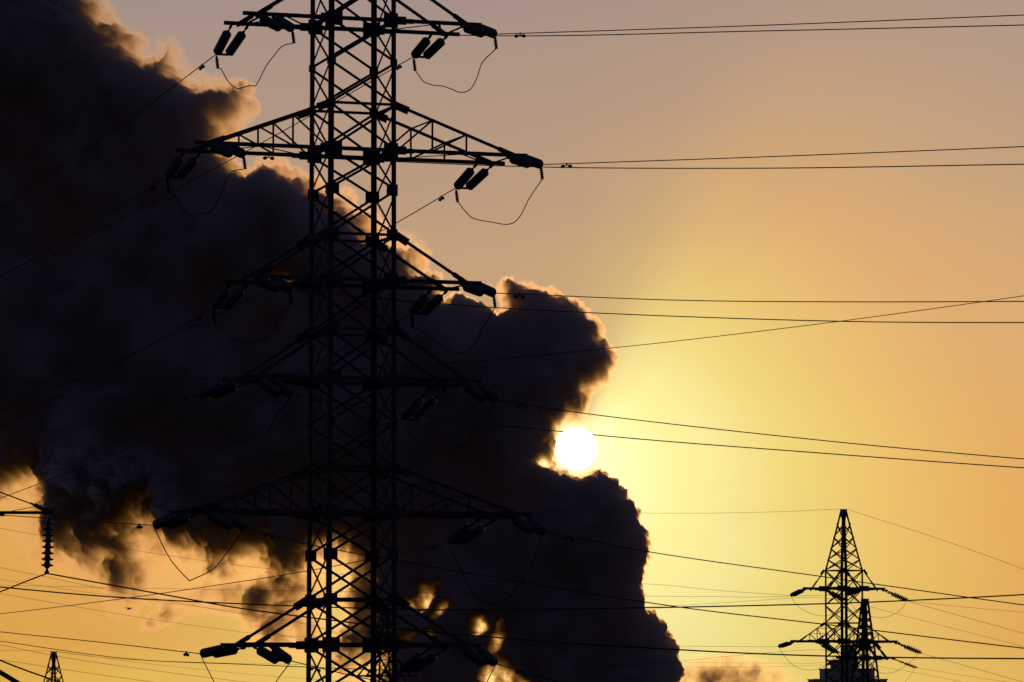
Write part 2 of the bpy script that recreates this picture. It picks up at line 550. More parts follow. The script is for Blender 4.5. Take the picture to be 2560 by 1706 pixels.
co = np.concatenate([smoke_pts(used, np.where(T > 0, mid - mpp * T * (1.86 + asym), mid)),
                     smoke_pts(solid, mid + mpp * T * .14)])
jj, ii = np.nonzero(act)
qf = np.stack([front[jj, ii], front[jj + 1, ii], front[jj + 1, ii + 1], front[jj, ii + 1]], 1)
qb = np.stack([back[jj, ii], back[jj, ii + 1], back[jj + 1, ii + 1], back[jj + 1, ii]], 1)
faces = np.concatenate([qf, qb])
me = bpy.data.meshes.new('smoke_plume')
me.vertices.add(len(co))
me.vertices.foreach_set('co', co.astype(np.float32).ravel())
me.loops.add(faces.size)
me.loops.foreach_set('vertex_index', faces.astype(np.int32).ravel())
me.polygons.add(len(faces))
me.polygons.foreach_set('loop_start', np.arange(0, faces.size, 4, dtype=np.int32))
me.update(calc_edges=True)
me.validate()
m = bpy.data.materials.new('thick_smoke')
m.use_nodes = True
t = m.node_tree
t.nodes.clear()
pv = node(t, 'ShaderNodeVolumePrincipled')
pv.inputs['Color'].default_value = (.21, .13, .05, 1)
pv.inputs['Density'].default_value = .015 / mpp
pv.inputs['Absorption Color'].default_value = (.045, .012, 0, 1)
pv.inputs['Anisotropy'].default_value = .87
out = node(t, 'ShaderNodeOutputMaterial')
vs_ = node(t, 'ShaderNodeVolumeScatter')
vs_.inputs['Color'].default_value = (.62, .58, .74, 1)
vs_.inputs['Density'].default_value = .011 / mpp
vs_.inputs['Anisotropy'].default_value = 0.0
ad = node(t, 'ShaderNodeAddShader')
t.links.new(pv.outputs[0], ad.inputs[0])
t.links.new(vs_.outputs[0], ad.inputs[1])
t.links.new(ad.outputs[0], out.inputs['Volume'])
m.cycles.homogeneous_volume = True
me.materials.append(m)
tag(link('smoke_plume', me), 'huge black smoke plume with golden backlit edges drifting past the sun', 'smoke', kind='stuff')


# ---------------------------------------------------------------- pylons
class Frame:
    """local axes of a pylon: a along its crossarms, b square to them towards the camera side"""
    def __init__(self, px, D_, theta):
        self.D = D_
        self.x0 = (px - 1280.0) / F * D_ * 1.0
        self.c, self.s = math.cos(R(theta)), math.sin(R(theta))
        self.A = Vector((self.c, self.s, 0))
        self.B = Vector((self.s, -self.c, 0))

    def h(self, py):
        return at(1280, py, self.D).z

    def p(self, a, b, z):
        return Vector((self.x0, self.D, z)) + self.A * a + self.B * b - Vector((0, 0, 0))


def pylon(px, D_, theta, label, levels, arms, leg=.15, brace=.08, chord=.13, plates=(), plan=True, tie_w=None, cross_name='cross_brace'):
    """levels: [(z, half width)] from the top down; arms: [(z, half length, z of tie, trussed)]"""
    fr = Frame(px, D_, theta)
    root = thing('lattice_pylon', label, 'pylon', fr.p(0, 0, 0))
    corners = ((-1, 1), (1, 1), (1, -1), (-1, -1))
    n1s, n2s = fr.A, fr.B
    legs = []
    for sa, sb in corners:
        mb = MB()
        for (z0, w0), (z1, w1) in zip(levels[:-1], levels[1:]):
            mb.ell(fr.p(sa * w1, sb * w1, z1), fr.p(sa * w0, sb * w0, z0), leg, leg * .11, -sa * n1s, -sb * n2s)
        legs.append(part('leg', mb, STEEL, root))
    # gusset plates where the bracing meets the legs
    for z, size in plates:
        w = np.interp(-z, [-l[0] for l in levels], [l[1] for l in levels])
        for lg, (sa, sb) in zip(legs, corners):
            mb = MB()
            off = leg * .16
            ca = fr.p(sa * (w - size * .38), sb * (w + off), z)
            mb.bar(ca - Vector((0, 0, size / 2)), ca + Vector((0, 0, size / 2)), size, .012, fr.B)
            cb = fr.p(sa * (w + off), sb * (w - size * .38), z)
            mb.bar(cb - Vector((0, 0, size / 2)), cb + Vector((0, 0, size / 2)), size, .012, fr.A)
            part('gusset_plate', mb, STEEL, root, sub_of=lg)
    # crossed bracing, one X per face and panel
    for (z0, w0), (z1, w1) in zip(levels[:-1], levels[1:]):
        for (k, ((sa, sb), (ta, tb))) in enumerate(zip(corners, corners[1:] + corners[:1])):
            nrm = fr.B * sb if sb == tb else fr.A * sa
            o1, o2 = nrm * .012, nrm * -.03
            mb = MB()
            mb.bar(fr.p(sa * w0, sb * w0, z0) + o1, fr.p(ta * w1, tb * w1, z1) + o1, brace, .02, nrm)
            mb.bar(fr.p(sa * w1, sb * w1, z1) + o2, fr.p(ta * w0, tb * w0, z0) + o2, brace, .02, nrm)
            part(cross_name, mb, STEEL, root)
    # crossarms
    for (z, L, zt, truss) in arms:
        w = float(np.interp(-z, [-l[0] for l in levels], [l[1] for l in levels]))
        wt = float(np.interp(-zt, [-l[0] for l in levels], [l[1] for l in levels]))
        arm = link('crossarm', None, root)
        for zz, ww in ((zt, wt),):
            for (sa, sb), (ta, tb) in zip(corners, corners[1:] + corners[:1]):
                nrm = fr.B * sb if sb == tb else fr.A * sa
                ring = MB()
                ring.bar(fr.p(sa * ww, sb * ww, zz) + nrm * .05, fr.p(ta * ww, tb * ww, zz) + nrm * .05, brace * 1.1, .03, nrm)
                part('collar_strut', ring, STEEL, root, sub_of=arm)
        for sa in (-1, 1):
            ring = MB()
            ring.bar(fr.p(sa * w, w, z), fr.p(sa * w, -w, z), chord, .03, fr.A)
            part('collar_strut', ring, STEEL, root, sub_of=arm)
        for sb in (1, -1):
            b = sb * (w + chord * .12)
            mb = MB()
            mb.bar(fr.p(-L, b, z), fr.p(L, b, z), chord * .92, chord * .6, fr.B)
            # splice plates by the legs and at the tie feet
            for sa in (-1, 1):
                cp = fr.p(sa * w, b + sb * chord * .36, z)
                mb.bar(cp - fr.A * (chord * 2.4), cp + fr.A * (chord * 2.4), chord * 2.0, .014, fr.B)
                cp = fr.p(sa * (w + chord * 2.6), b + sb * chord * .36, z - chord * .1)
                mb.bar(cp - fr.A * (chord * 1.6), cp + fr.A * (chord * 1.6), chord * 1.2, .012, fr.B)
            part('chord', mb, STEEL, root, sub_of=arm)
            for sa in (-1, 1):
                foot = fr.p(sa * (L - chord * 4.3), b, z + chord * .3)
                head = fr.p(sa * wt, sb * (wt + chord * .2), zt)
                mb = MB()
                tw = tie_w or chord * .68
                mb.bar(foot, head, tw, tw * .75, fr.B)
                d = (head - foot)
                mb.bar(foot - d.normalized() * chord * 1.5, foot + d.normalized() * chord * 3.2, tw * 1.7, tw * .4, fr.B)
                # head plate
                hp = head + fr.A * (sa * chord * .8) - Vector((0, 0, chord * .5))
                mb.bar(hp + d.normalized() * chord * 1.0, hp - d.normalized() * tw * 3.5, tw * 2.8, .014, fr.B)
                part('tie', mb, STEEL, root, sub_of=arm)
                if truss:
                    mb = MB()
                    prev = fr.p(sa * (w + .05), b, z)
                    tops = []
                    for fr_ in (.30, .585):
                        a = w + (L - chord * 4.3 - w) * fr_ / .88 * .92
                        bot = fr.p(sa * a, b, z)
                        k = (a - wt) / (L - chord * 4.3 - wt)
                        top = head.lerp(foot, k)
                        mb.bar(bot, top, brace * .72, .03, fr.B)
                        mb.bar(prev + Vector((0, 0, .02)), top, brace * .72, .02, fr.B)
                        prev = bot
                        tops.append(top)
                    part('web', mb, STEEL, root, sub_of=arm)
        if plan:
            for sa in (-1, 1):
                mb = MB()
                b = w + chord * .12
                zz = z - chord * .3
                seq = [(w, -b), (w + (L - w) * .5, b), (L - chord * 4.5, -b)]
                for (a0, b0), (a1, b1) in zip(seq[:-1], seq[1:]):
                    mb.bar(fr.p(sa * a0, b0, zz), fr.p(sa * a1, b1, zz), brace * .9, .02, Vector((0, 0, 1)))
                mb.bar(fr.p(sa * (L - chord * 4.5), -b, zz - .03), fr.p(sa * (L - chord * 4.5), b, zz - .03), brace, .03, Vector((0, 0, 1)))
                if truss:
                    for fr_ in (.30, .585):
                        a = w + (L - chord * 4.3 - w) * fr_ / .88 * .92
                        k = (a - wt) / (L - chord * 4.3 - wt)
                        zz2 = zt + (z + chord * .3 - zt) * k
                        mb.bar(fr.p(sa * a, -b, zz2), fr.p(sa * a, b, zz2), brace * .8, .03, Vector((0, 0, 1)))
                part('plan_brace', mb, STEEL, root, sub_of=arm)
    return fr, root


# --- the big pylon
MAINY = {'A': 60, 'B': 383, 'C': 707, 'D': 952, 'E': 1284, 'F': 1613}
TIEY = {'A': -55, 'B': 270, 'C': 594, 'D': 830, 'E': 1172, 'F': 1500}
LEN = {'A': 3.84, 'B': 5.35, 'C': 3.84, 'D': 3.84, 'E': 5.45, 'F': 3.84}
f0 = Frame(879, 140.0, 19.0)
rows = [-330, -240, -150, -55, 60, 165, 270, 383, 482, 594, 707, 830, 952, 1062, 1172, 1284, 1388, 1500, 1613, 1722]


def hw(y):
    return 1.08 * (.985 + .045 * (y / 1700.0)) if y > -60 else max(.18, 1.06 - (-60 - y) / 300.0)


lev = [(f0.h(y), hw(y)) for y in rows]
zlow, wlow = lev[-1]
lev += [(12.0, 1.32), (9.0, 1.6), (5.2, 1.98), (0.0, 2.5)]
main_arms = [(f0.h(MAINY[k]), LEN[k], f0.h(TIEY[k]), k in 'BE') for k in 'ABCDEF']
plates = [(f0.h(y), .36) for y in (482, 594, 830, 1388, 1500)] + [(f0.h(y), .46) for y in MAINY.values()] + \
         [(f0.h(y), .22) for y in (165, 270, 1062, 1172)]
FM, main_root = pylon(879, 140.0, 19.0, 'tall six crossarm lattice pylon in front of the black smoke', lev, main_arms, plates=plates)


# ---------------------------------------------------------------- insulators, wires, dampers
def disc_string(count, rad, pitch, mat, name):
    prof = []
    for k in range(count):
        z = k * pitch
        prof += [(.035, z), (.05, z + pitch * .12), (rad * .55, z + pitch * .22), (rad * .9, z + pitch * .34), (rad, z + pitch * .46),
                 (rad * .97, z + pitch * .54), (rad * .6, z + pitch * .58), (.045, z + pitch * .62), (.035, z + pitch * .98)]
    mb = MB()
    mb.lathe(prof, 18)
    return mb.mesh(name, mat, smooth=True)


MAIN_DISCS = disc_string(8, .152, .146, GLASS, 'disc_string')
FAR_DISCS = disc_string(8, .150, .150, GLASS, 'disc_string')
GROUP_SET = 'insulator sets holding the conductors'


def insulator_set(att, ends, label, discs, n_len, pend=True, link_r=.022):
    """att/ends: one or two world points each; the strings run from att to ends"""
    mid_ = sum(att, Vector()) / len(att)
    root = thing('insulator_set', label, 'insulator', mid_, GROUP_SET)
    for p, q in zip(att, ends):
        d = q - p
        ln = d.length
        ax = d.normalized()
        s0 = ln - n_len - .10
        mb = MB()
        mb.tube([p, p + ax * (s0 * .5), p + ax * s0], link_r)
        mb.tube([p - ax * .05, p + ax * .12], link_r * 2.2)
        mb.tube([p + ax * (s0 * .62), p + ax * (s0 * .8)], link_r * 1.9)
        part('link_rod', mb, IRON, root)
        o = link('insulator_string', discs, root)
        o.matrix_local = Matrix.Translation(p + ax * s0 - mid_) @ ax.to_track_quat('Z', 'Y').to_matrix().to_4x4()
        mb = MB()
        mb.tube([q - ax * .12, q + ax * .02], link_r * 1.2)
        part('end_fitting', mb, IRON, root)
    q0 = ends[0]
    if len(ends) == 2:
        mb = MB()
        mb.bar(ends[0], ends[1], .07, .03, Vector((0, 0, 1)).cross(ends[1] - ends[0]) + Vector((0, .01, 0)))
        part('yoke_plate', mb, IRON, root)
    if pend:
        mb = MB()
        n_ = 26
        pts = [q0 + Vector((.05 * k / n_, 0, -.05 - .40 * k / n_)) for k in range(n_ + 1)]
        mb.tube(pts, .03, 8, [.03 + .035 * (k > 4) * (.5 + .5 * math.sin(k * 1.55)) for k in range(n_ + 1)])
        part('jumper_clamp', mb, IRON, root)
    return root


def proj(P_):
    d = Vector(P_) - Vector((0, 0, EYE))
    fw = d.y * CP + d.z * SP
    return 1280 + F * d.x / fw, 853 - F * (-d.y * SP + d.z * CP) / fw


def smooth_path(pts, per=10):
    pts = [Vector(p) for p in pts]
    out = []
    ext = [pts[0] * 2 - pts[1]] + pts + [pts[-1] * 2 - pts[-2]]
    for i in range(1, len(ext) - 2):
        p0, p1, p2, p3 = ext[i - 1:i + 3]
        # centripetal spacing keeps long and short spans together smooth
        t0 = 0.0
        t1 = t0 + max(1e-4, (p1 - p0).length ** .5)
        t2 = t1 + max(1e-4, (p2 - p1).length ** .5)
        t3 = t2 + max(1e-4, (p3 - p2).length ** .5)
        for k in range(per):
            tq = t1 + (t2 - t1) * k / per
            a1 = p0 * ((t1 - tq) / (t1 - t0)) + p1 * ((tq - t0) / (t1 - t0))
            a2 = p1 * ((t2 - tq) / (t2 - t1)) + p2 * ((tq - t1) / (t2 - t1))
            a3 = p2 * ((t3 - tq) / (t3 - t2)) + p3 * ((tq - t2) / (t3 - t2))
            b1 = a1 * ((t2 - tq) / (t2 - t0)) + a2 * ((tq - t0) / (t2 - t0))
            b2 = a2 * ((t3 - tq) / (t3 - t1)) + a3 * ((tq - t1) / (t3 - t1))
            out.append(b1 * ((t2 - tq) / (t2 - t1)) + b2 * ((tq - t1) / (t2 - t1)))
    out.append(pts[-1])
    return out


def wire(pts, rad, label, group, name='power_line', cat='power line', per=10):
    pts = [Vector(q) for q in pts]
    if name == 'power_line':                      # carry lines that leave the picture on towards their next support
        for a_, b_ in ((-1, -2), (0, 1)):
            qx, qy = proj(pts[a_])
            if not (-60 < qx < 2620 and -60 < qy < 1770):
                e_ = pts[a_] + (pts[a_] - pts[b_]).normalized() * 45 + Vector((0, 0, .6))
                pts = pts + [e_] if a_ == -1 else [e_] + pts
    p = smooth_path(pts, per)
    mb = MB()
    mb.tube(p, rad, 6)
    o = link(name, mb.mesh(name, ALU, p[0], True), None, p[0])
    return tag(o, label, cat, group), p


DAMP = MB()
DAMP.tube([(-.16, 0, -.075), (-.08, 0, -.06), (0, 0, -.055), (.08, 0, -.06), (.16, 0, -.075)], .012)
for s_ in (-1, 1):
    DAMP.tube([(s_ * .10, 0, -.07), (s_ * .12, 0, -.075), (s_ * .20, 0, -.085), (s_ * .24, 0, -.09)], .03, 8, [.03, .05, .055, .03])
DAMP.tube([(0, 0, -.07), (0, 0, .03)], .025, 6)
DAMP_ME = DAMP.mesh('vibration_damper', IRON)


def damper(p, direction, label):
    o = link('vibration_damper', DAMP_ME, None, p)
    d = Vector(direction)
    o.rotation_euler = (0, -math.atan2(d.z, math.hypot(d.x, d.y)), math.atan2(d.y, d.x))
    return tag(o, label, 'damper', 'vibration dampers on the conductors')


WORD = {'A': 'topmost', 'B': 'second highest', 'C': 'third highest', 'D': 'third lowest', 'E': 'second lowest', 'F': 'lowest'}
YOKE_BACK = {'A': ((541, 136), (1034, 142)), 'B': ((418, 443), (1140, 470)), 'C': ((533, 769), (1028, 784)),
             'D': ((499, 989), (1007, 1049)), 'E': ((386, 1314), (1121, 1357)), 'F': ((503, 1635), (1002, 1677))}
YOKE_FWD = {'A': ((731, 72), (1237, 86)), 'B': ((609, 386), (1352, 412)), 'C': ((724, 722), (1234, 733)),
            'D': ((728, 986), (1240, 1000)), 'E': ((609, 1316), (1358, 1330)), 'F': ((724, 1652), (1238, 1659))}
# conductors leaving the big pylon: photo points after the yoke
BACK = {'AL': [(335, 289), (0, 519), (-500, 830)], 'AR': [(842, 253), (617, 378), (350, 521), (0, 703), (-450, 905)],
        'BL': [(200, 577), (0, 692), (-450, 915)], 'BR': [(992, 557), (839, 637), (664, 728), (350, 876), (0, 1028), (-450, 1190)],
        'CL': [(350, 877), (0, 1066), (-450, 1270)], 'CR': [(840, 880), (643, 980), (350, 1109), (0, 1246), (-450, 1395)],
        'DL': [(300, 992), (0, 991), (-500, 985)], 'DR': [(762, 1115), (635, 1149), (350, 1217), (133, 1258), (-150, 1312), (-500, 1365)],
        'EL': [(133, 1297), (0, 1288), (-450, 1262)], 'ER': [(987, 1386), (762, 1429), (558, 1461), (316, 1496), (0, 1535), (-450, 1580)],
        'FL': [(250, 1606), (0, 1580), (-450, 1530)], 'FR': [(762, 1668), (600, 1661), (316, 1647), (0, 1603), (-450, 1535)]}
FWD = {'AL': [(1240, 90), (1900, 78), (2560, 63), (3300, 44)], 'AR': [(1900, 64), (2560, 38), (3300, 8)],
       'BL': [(1000, 405), (1355, 418), (1900, 421), (2560, 411), (3300, 398)], 'BR': [(1900, 393), (2560, 367), (3300, 335)],
       'CL': [(987, 750), (1350, 776), (2068, 803), (2560, 807), (3300, 806)], 'CR': [(1697, 751), (2100, 755), (2560, 754), (3300, 750)],
       'DL': [(987, 1030), (1490, 1088), (2050, 1133), (2560, 1170), (3300, 1215)], 'DR': [(1470, 1035), (2050, 1101), (2560, 1148), (3300, 1205)],
       'EL': [(762, 1359), (987, 1401), (1350, 1463), (1697, 1518), (2067, 1562), (2560, 1621), (3300, 1700)],
       'ER': [(1622, 1380), (2056, 1442), (2560, 1513), (3300, 1610)],
       'FL': [(915, 1697), (1300, 1765), (2000, 1870)], 'FR': [(1400, 1706), (1750, 1780), (2300, 1880)]}
JUMP = {
    'AL': [(553, 174), (572, 206), (593, 222), (608, 219), (628, 214), (639, 215), (650, 196), (667, 163), (683, 142), (706, 116)],
    'AR': [(1048, 190), (1060, 205), (1082, 213), (1108, 216), (1133, 225), (1148, 231), (1164, 230), (1179, 220), (1193, 193), (1206, 157)],
    'BL': [(437, 489), (460, 527), (490, 542), (503, 535), (528, 529), (550, 493), (562, 459), (580, 430)],
    'BR': [(1162, 527), (1183, 546), (1225, 555), (1272, 561), (1298, 544), (1323, 497)],
    'CL': [(554, 822), (579, 847), (630, 858), (673, 839), (698, 796)],
    'CR': [(1051, 826), (1089, 852), (1123, 877), (1153, 884), (1183, 864), (1206, 822)],
    'DL': [(528, 1039), (579, 1100), (622, 1102), (669, 1077), (690, 1039)],
    'DR': [(1038, 1098), (1068, 1122), (1106, 1134), (1149, 1115), (1187, 1077), (1217, 1034)],
    'EL': [(426, 1399), (470, 1449), (474, 1452), (479, 1450), (533, 1423), (567, 1382)],
    'ER': [(1153, 1425), (1183, 1484), (1217, 1508), (1255, 1505), (1298, 1463), (1332, 1404)],
    'FL': [(535, 1706), (562, 1765), (620, 1790), (670, 1755), (690, 1706)],
    'FR': [(1030, 1730), (1080, 1775), (1150, 1780), (1205, 1740), (1220, 1700)]}
NLEN = 8 * .146


for k in 'ABCDEF':
    z = FM.h(MAINY[k])
    L = LEN[k]
    for si, side in enumerate('LR'):
        sname = 'left' if side == 'L' else 'right'
        ends_of = {}
        for way in ('back', 'fwd'):
            sb = -1 if way == 'back' else 1
            b = sb * (hw(MAINY[k]) + .06)
            offs = {('back', 'L'): (.23, .75), ('back', 'R'): (.95, .42), ('fwd', 'L'): (.95, .43), ('fwd', 'R'): (.14, .65)}[(way, side)]
            sg = -1 if side == 'L' else 1
            att = [FM.p(sg * (L - o_), b, z - .09) for o_ in offs]
            yk = (YOKE_BACK if way == 'back' else YOKE_FWD)[k][si]
            depth = att[0].y + (1.45 if way == 'back' else -1.45)
            e0 = at(yk[0], yk[1], depth)
            e1 = e0 + (att[1] - att[0]) * .72
            ends = [e0, e1]
            # keep the strings long enough for their discs
            for q in range(2):
                d = ends[q] - att[q]
                if d.length < NLEN + .45:
                    need = math.sqrt(max(0, (NLEN + .45) ** 2 - d.x ** 2 - d.z ** 2))
                    ends[q] = at(*proj(ends[q]), att[q].y + (need if way == 'back' else -need))
            lab = 'twin insulator strings on the %s end of the big pylon %s crossarm, pulling %s' % (
                sname, WORD[k], 'left' if way == 'back' else 'right')
            insulator_set(att, ends, lab, MAIN_DISCS, NLEN, pend=k in 'ABC')
            ends_of[way] = ends[0]
            # the conductor from this set
            plist = (BACK if way == 'back' else FWD)[k + side]
            x_start = proj(ends[0])[0]
            pts = [ends[0]]
            y0 = ends[0].y
            for (qx, qy) in plist:
                if way == 'back':
                    yy = y0 + (x_start - qx) * .052
                else:
                    yy = max(60.0, y0 - (qx - x_start) * .0135)
                pts.append(at(qx, qy, yy))
            lab = 'dark conductor running %s from the %s end of the big pylon %s crossarm' % (
                'left' if way == 'back' else 'right', sname, WORD[k])
            o, path = wire(pts, .016, lab, 'conductors of the big pylon')
            # vibration damper about a metre and a half out
            acc = 0.0
            for q in range(len(path) - 1):
                seg = (path[q + 1] - path[q])
                if acc + seg.length > (1.9 if way == 'back' else 1.2):
                    tpos = path[q] + seg * (((1.9 if way == 'back' else 1.2) - acc) / seg.length)
                    damper(tpos, seg, 'damper on the conductor running %s from the %s end of the %s crossarm' % (
                        'left' if way == 'back' else 'right', sname, WORD[k]))
                    break
                acc += seg.length
        # jumper loop between the two sets
        j = JUMP[k + side]
        e0, e1 = ends_of['back'], ends_of['fwd']
        drop = Vector((.05, 0, -.44)) if k in 'ABC' else Vector((0, 0, -.08))
        pts = [e0 + drop]
        for i, (qx, qy) in enumerate(j):
            f_ = (i + 1) / (len(j) + 1)
            pts.append(at(qx, qy, e0.y + (e1.y - e0.y) * f_))
        pts.append(e1 + drop)
        wire(pts, .016, 'slack jumper cable looping under the %s end of the %s crossarm' % (sname, WORD[k]),
             'jumper loops of the big pylon', 'jumper_cable', 'cable', 8)

# ---------------------------------------------------------------- right pylon, two towers beside and behind it
c4 = lambda x, y: (1900 + x / 3.136, 1206 + y / 3.136)


def far_pylon(px, D_, theta, label, top, shoulder, w_top, w_body, panels, arms, base_w, peak_n=6, **kw):
    fr_ = Frame(px, D_, theta)
    lv = []
    for i in range(peak_n + 1):
        y = top + (shoulder - top) * (i / peak_n) ** .85
        lv.append((fr_.h(y), w_top + (w_body - w_top) * (i / peak_n) ** .9))
    for y, w in panels:
        lv.append((fr_.h(y), w))
    zl, wl = lv[-1]
    k = max(2, int(zl / 3.0))
    for i in range(1, k + 1):
        lv.append((zl * (1 - i / k), wl + (base_w - wl) * (i / k)))
    am = [(fr_.h(y), L, fr_.h(ty), tr) for (y, L, ty, tr) in arms]
    return pylon(px, D_, theta, label, lv, am, **kw)


FP1, p1 = far_pylon(2109, 335.0, 34.0, 'whole lattice pylon with pointed top standing right of the smoke', 1273, 1426, .16, 1.0,
                    [(1472, 1.0), (1514, 1.0), (1558, 1.0), (1604, 1.0), (1646, 1.0), (1688, 1.0), (1728, 1.0)],
                    [(1472, 3.0, 1427, False), (1604, 4.15, 1558, True)], 2.4, leg=.155, brace=.08, chord=.20, tie_w=.075, peak_n=5)
FP3, p3 = far_pylon(2161, 470.0, 30.0, 'darker pylon half hidden behind the whole pylon on the right', 1497, 1610, .28, .72,
                    [(1645, .85), (1685, 1.0), (1725, 1.15)], [(1645, 3.0, 1610, False)], 2.4, leg=.24, brace=.10, chord=.24)
FP4, p4 = far_pylon(137, 390.0, 40.0, 'small distant pylon tip low in the left corner', 1629, 1762, .16, 1.0,
                    [(1800, 1.0), (1845, 1.0)], [(1800, 3.0, 1762, False)], 1.9, leg=.13, brace=.07, chord=.15, peak_n=5)
FP5, p5 = far_pylon(962, 430.0, 25.0, 'faint distant pylon seen through the legs of the big pylon', 1520, 1585, .2, .75,
                    [(1612, .8), (1650, .9), (1690, 1.0), (1730, 1.1)], [(1612, 2.2, 1585, False), (1690, 2.9, 1650, False)], 2.2,
                    leg=.15, brace=.07, chord=.15)

FN = 8 * .150


def far_set(fr_, a, b, z, endpx, dY, label, pend=False):
    att = [fr_.p(a, b - .2, z - .1), fr_.p(a, b + .2, z - .1)]
    e0 = at(endpx[0], endpx[1], fr_.D + (att[0].y - fr_.D) + dY)
    ends = [e0, e0 + (att[1] - att[0]) * .7]
    for q in range(2):
        d = ends[q] - att[q]
        if d.length < FN + .4:
            need = math.sqrt(max(0, (FN + .4) ** 2 - d.x ** 2 - d.z ** 2))
            ends[q] = at(*proj(ends[q]), att[q].y + math.copysign(need, dY))
    insulator_set(att, ends, label, FAR_DISCS, FN, pend=pend, link_r=.035)
    return ends[0]


w1 = 1.05
z1, z2 = FP1.h(1472), FP1.h(1604)
e_1L = far_set(FP1, -2.95, -w1, z1, c4(240, 888), .9, 'insulator strings off the left end of the upper arm of the right pylon')
e_1R = far_set(FP1, 2.95, w1, z1, c4(1150, 930), -.9, 'insulator strings off the right end of the upper arm of the right pylon')
e_1l = far_set(FP1, -2.6, w1, z1, c4(655, 925), -.9, 'insulator strings hanging left of centre under the upper arm of the right pylon')
e_1r = far_set(FP1, 2.2, -w1, z1, c4(665, 880), .9, 'insulator strings crossing behind the legs under the upper arm of the right pylon')
e_2L = far_set(FP1, -4.1, -w1, z2, c4(145, 1288), .9, 'insulator strings off the left end of the lower arm of the right pylon')
e_2R = far_set(FP1, 4.1, w1, z2, c4(1250, 1338), -.9, 'insulator strings off the right end of the lower arm of the right pylon')
e_2l = far_set(FP1, -3.2, w1, z2, c4(595, 1338), -.9, 'insulator strings slanting right under the left half of the lower arm of the right pylon')
e_2r = far_set(FP1, 2.6, -w1, z2, c4(750, 1290), .9, 'insulator strings under the right half of the lower arm of the right pylon')
z3 = FP3.h(1645)
e_3R = far_set(FP3, 2.95, .8, z3, c4(1222, 1455), -.9, 'insulator strings off the right end of the half hidden pylon arm')
e_3L = far_set(FP3, -2.4, -.8, z3, c4(515, 1432), .9, 'insulator strings off the left end of the half hidden pylon arm')


def far_jumper(a, pxs, b, label):
    pts = [a] + [at(x, y, a.y + (b.y - a.y) * (i + 1) / (len(pxs) + 1)) for i, (x, y) in enumerate(pxs)] + [b]
    wire(pts, .014, label, 'jumper loops of the far pylons', 'jumper_cable', 'cable', 8)


far_jumper(e_1L, [c4(290, 965), c4(380, 1022), c4(490, 1048), c4(600, 1020)], e_1l, 'thin jumper loop under the left half of the right pylon upper arm')
far_jumper(e_1r, [c4(760, 1010), c4(860, 1050), c4(960, 1062), c4(1060, 1032), c4(1120, 980)], e_1R, 'thin jumper loop under the right half of the right pylon upper arm')
far_jumper(e_2L, [c4(200, 1375), c4(270, 1440), c4(390, 1474), c4(500, 1445), c4(565, 1390)], e_2l, 'thin jumper loop under the left half of the right pylon lower arm')
far_jumper(e_2r, [c4(830, 1420), c4(940, 1490), c4(1040, 1492), c4(1140, 1440), c4(1215, 1375)], e_2R, 'thin jumper loop under the right half of the right pylon lower arm')
far_jumper(e_3L, [c4(560, 1560), c4(800, 1660), c4(1050, 1640), c4(1160, 1540)], e_3R, 'thin jumper loop dropping from the half hidden pylon')

GF = 'thin lines of the far pylons'


def far_wire(start, pxs, Y0, dYs, label, rad=.013):
    pts = [start] if start is not None else []
    nn = len(pxs)
    for i, q in enumerate(pxs):
        k = (i + 1) / nn if start is not None else i / max(1, nn - 1)
        pts.append(at(q[0], q[1], Y0 + dYs * k))
    return wire(pts, rad, label, GF)


top1 = FP1.h(1273)
far_wire(FP1.p(-.16, -.16, top1), [(1900, 1281), (1609, 1283), (1100, 1262), (300, 1190), (-300, 1120)], 335, 60, 'thin earth wire running left from the tip of the right pylon', .012)
far_wire(FP1.p(.16, .16, top1), [(2146, 1283), (2340, 1345), (2560, 1424), (2900, 1560)], 335, -45, 'thin earth wire falling right from the tip of the right pylon', .012)
far_wire(e_1L, [(1900, 1484), (1800, 1477), (1611, 1460), (1100, 1448), (670, 1422), (295, 1370), (135, 1345), (0, 1321), (-400, 1250)], 336, 60, 'thin line from the right pylon upper arm all the way to the left edge')
far_wire(e_1r, [(1900, 1493), (1800, 1492), (1620, 1491), (900, 1480), (300, 1470), (-300, 1455)], 336, 60, 'thin level line just above the thick line, running left from the right pylon')
far_wire(e_1l, [(2020, 1494), (1900, 1501), (1800, 1508), (1650, 1516), (900, 1545)], 334, 40, 'thin line dipping left under the upper arm of the right pylon', .011)
far_wire(e_1R, [(2400, 1540), (2560, 1584), (2900, 1680)], 334, -40, 'thin line falling steeply right from the right pylon upper arm')
far_wire(e_1R + Vector((0, .2, 0)), [(2400, 1517), (2560, 1531), (2900, 1558)], 334, 40, 'thin line falling gently right from the right pylon upper arm', .012)
far_wire(e_2L, [(1900, 1617), (1712, 1616), (1200, 1610), (700, 1590)], 336, 60, 'thin line running left from the right pylon lower arm')
far_wire(e_2l, [(2030, 1625), (1900, 1634), (1800, 1643), (1712, 1652), (1200, 1690)], 334, 40, 'thin line dipping left below the right pylon lower arm', .011)
far_wire(e_2R, [(2400, 1661), (2560, 1706), (2900, 1800)], 334, -40, 'thin line falling right from the right pylon lower arm')
far_wire(e_1r, [(2171, 1515), (2350, 1563), (2560, 1617), (2900, 1706)], 336, 40, 'thin line falling right from behind the right pylon legs', .011)
far_wire(e_3R, [(2380, 1684), (2474, 1699), (2560, 1712), (2900, 1770)], 469, -40, 'thin line falling right from the half hidden pylon')
far_wire(e_3L, [(1960, 1666), (1900, 1668), (1705, 1668), (1200, 1660)], 471, 60, 'thin line running left from the half hidden pylon')
far_wire(FP3.p(-2.9, -.8, z3), [(2040, 1658), (1900, 1658), (1712, 1656), (1200, 1640)], 471, 60, 'second thin line running left from the half hidden pylon, just above the first')
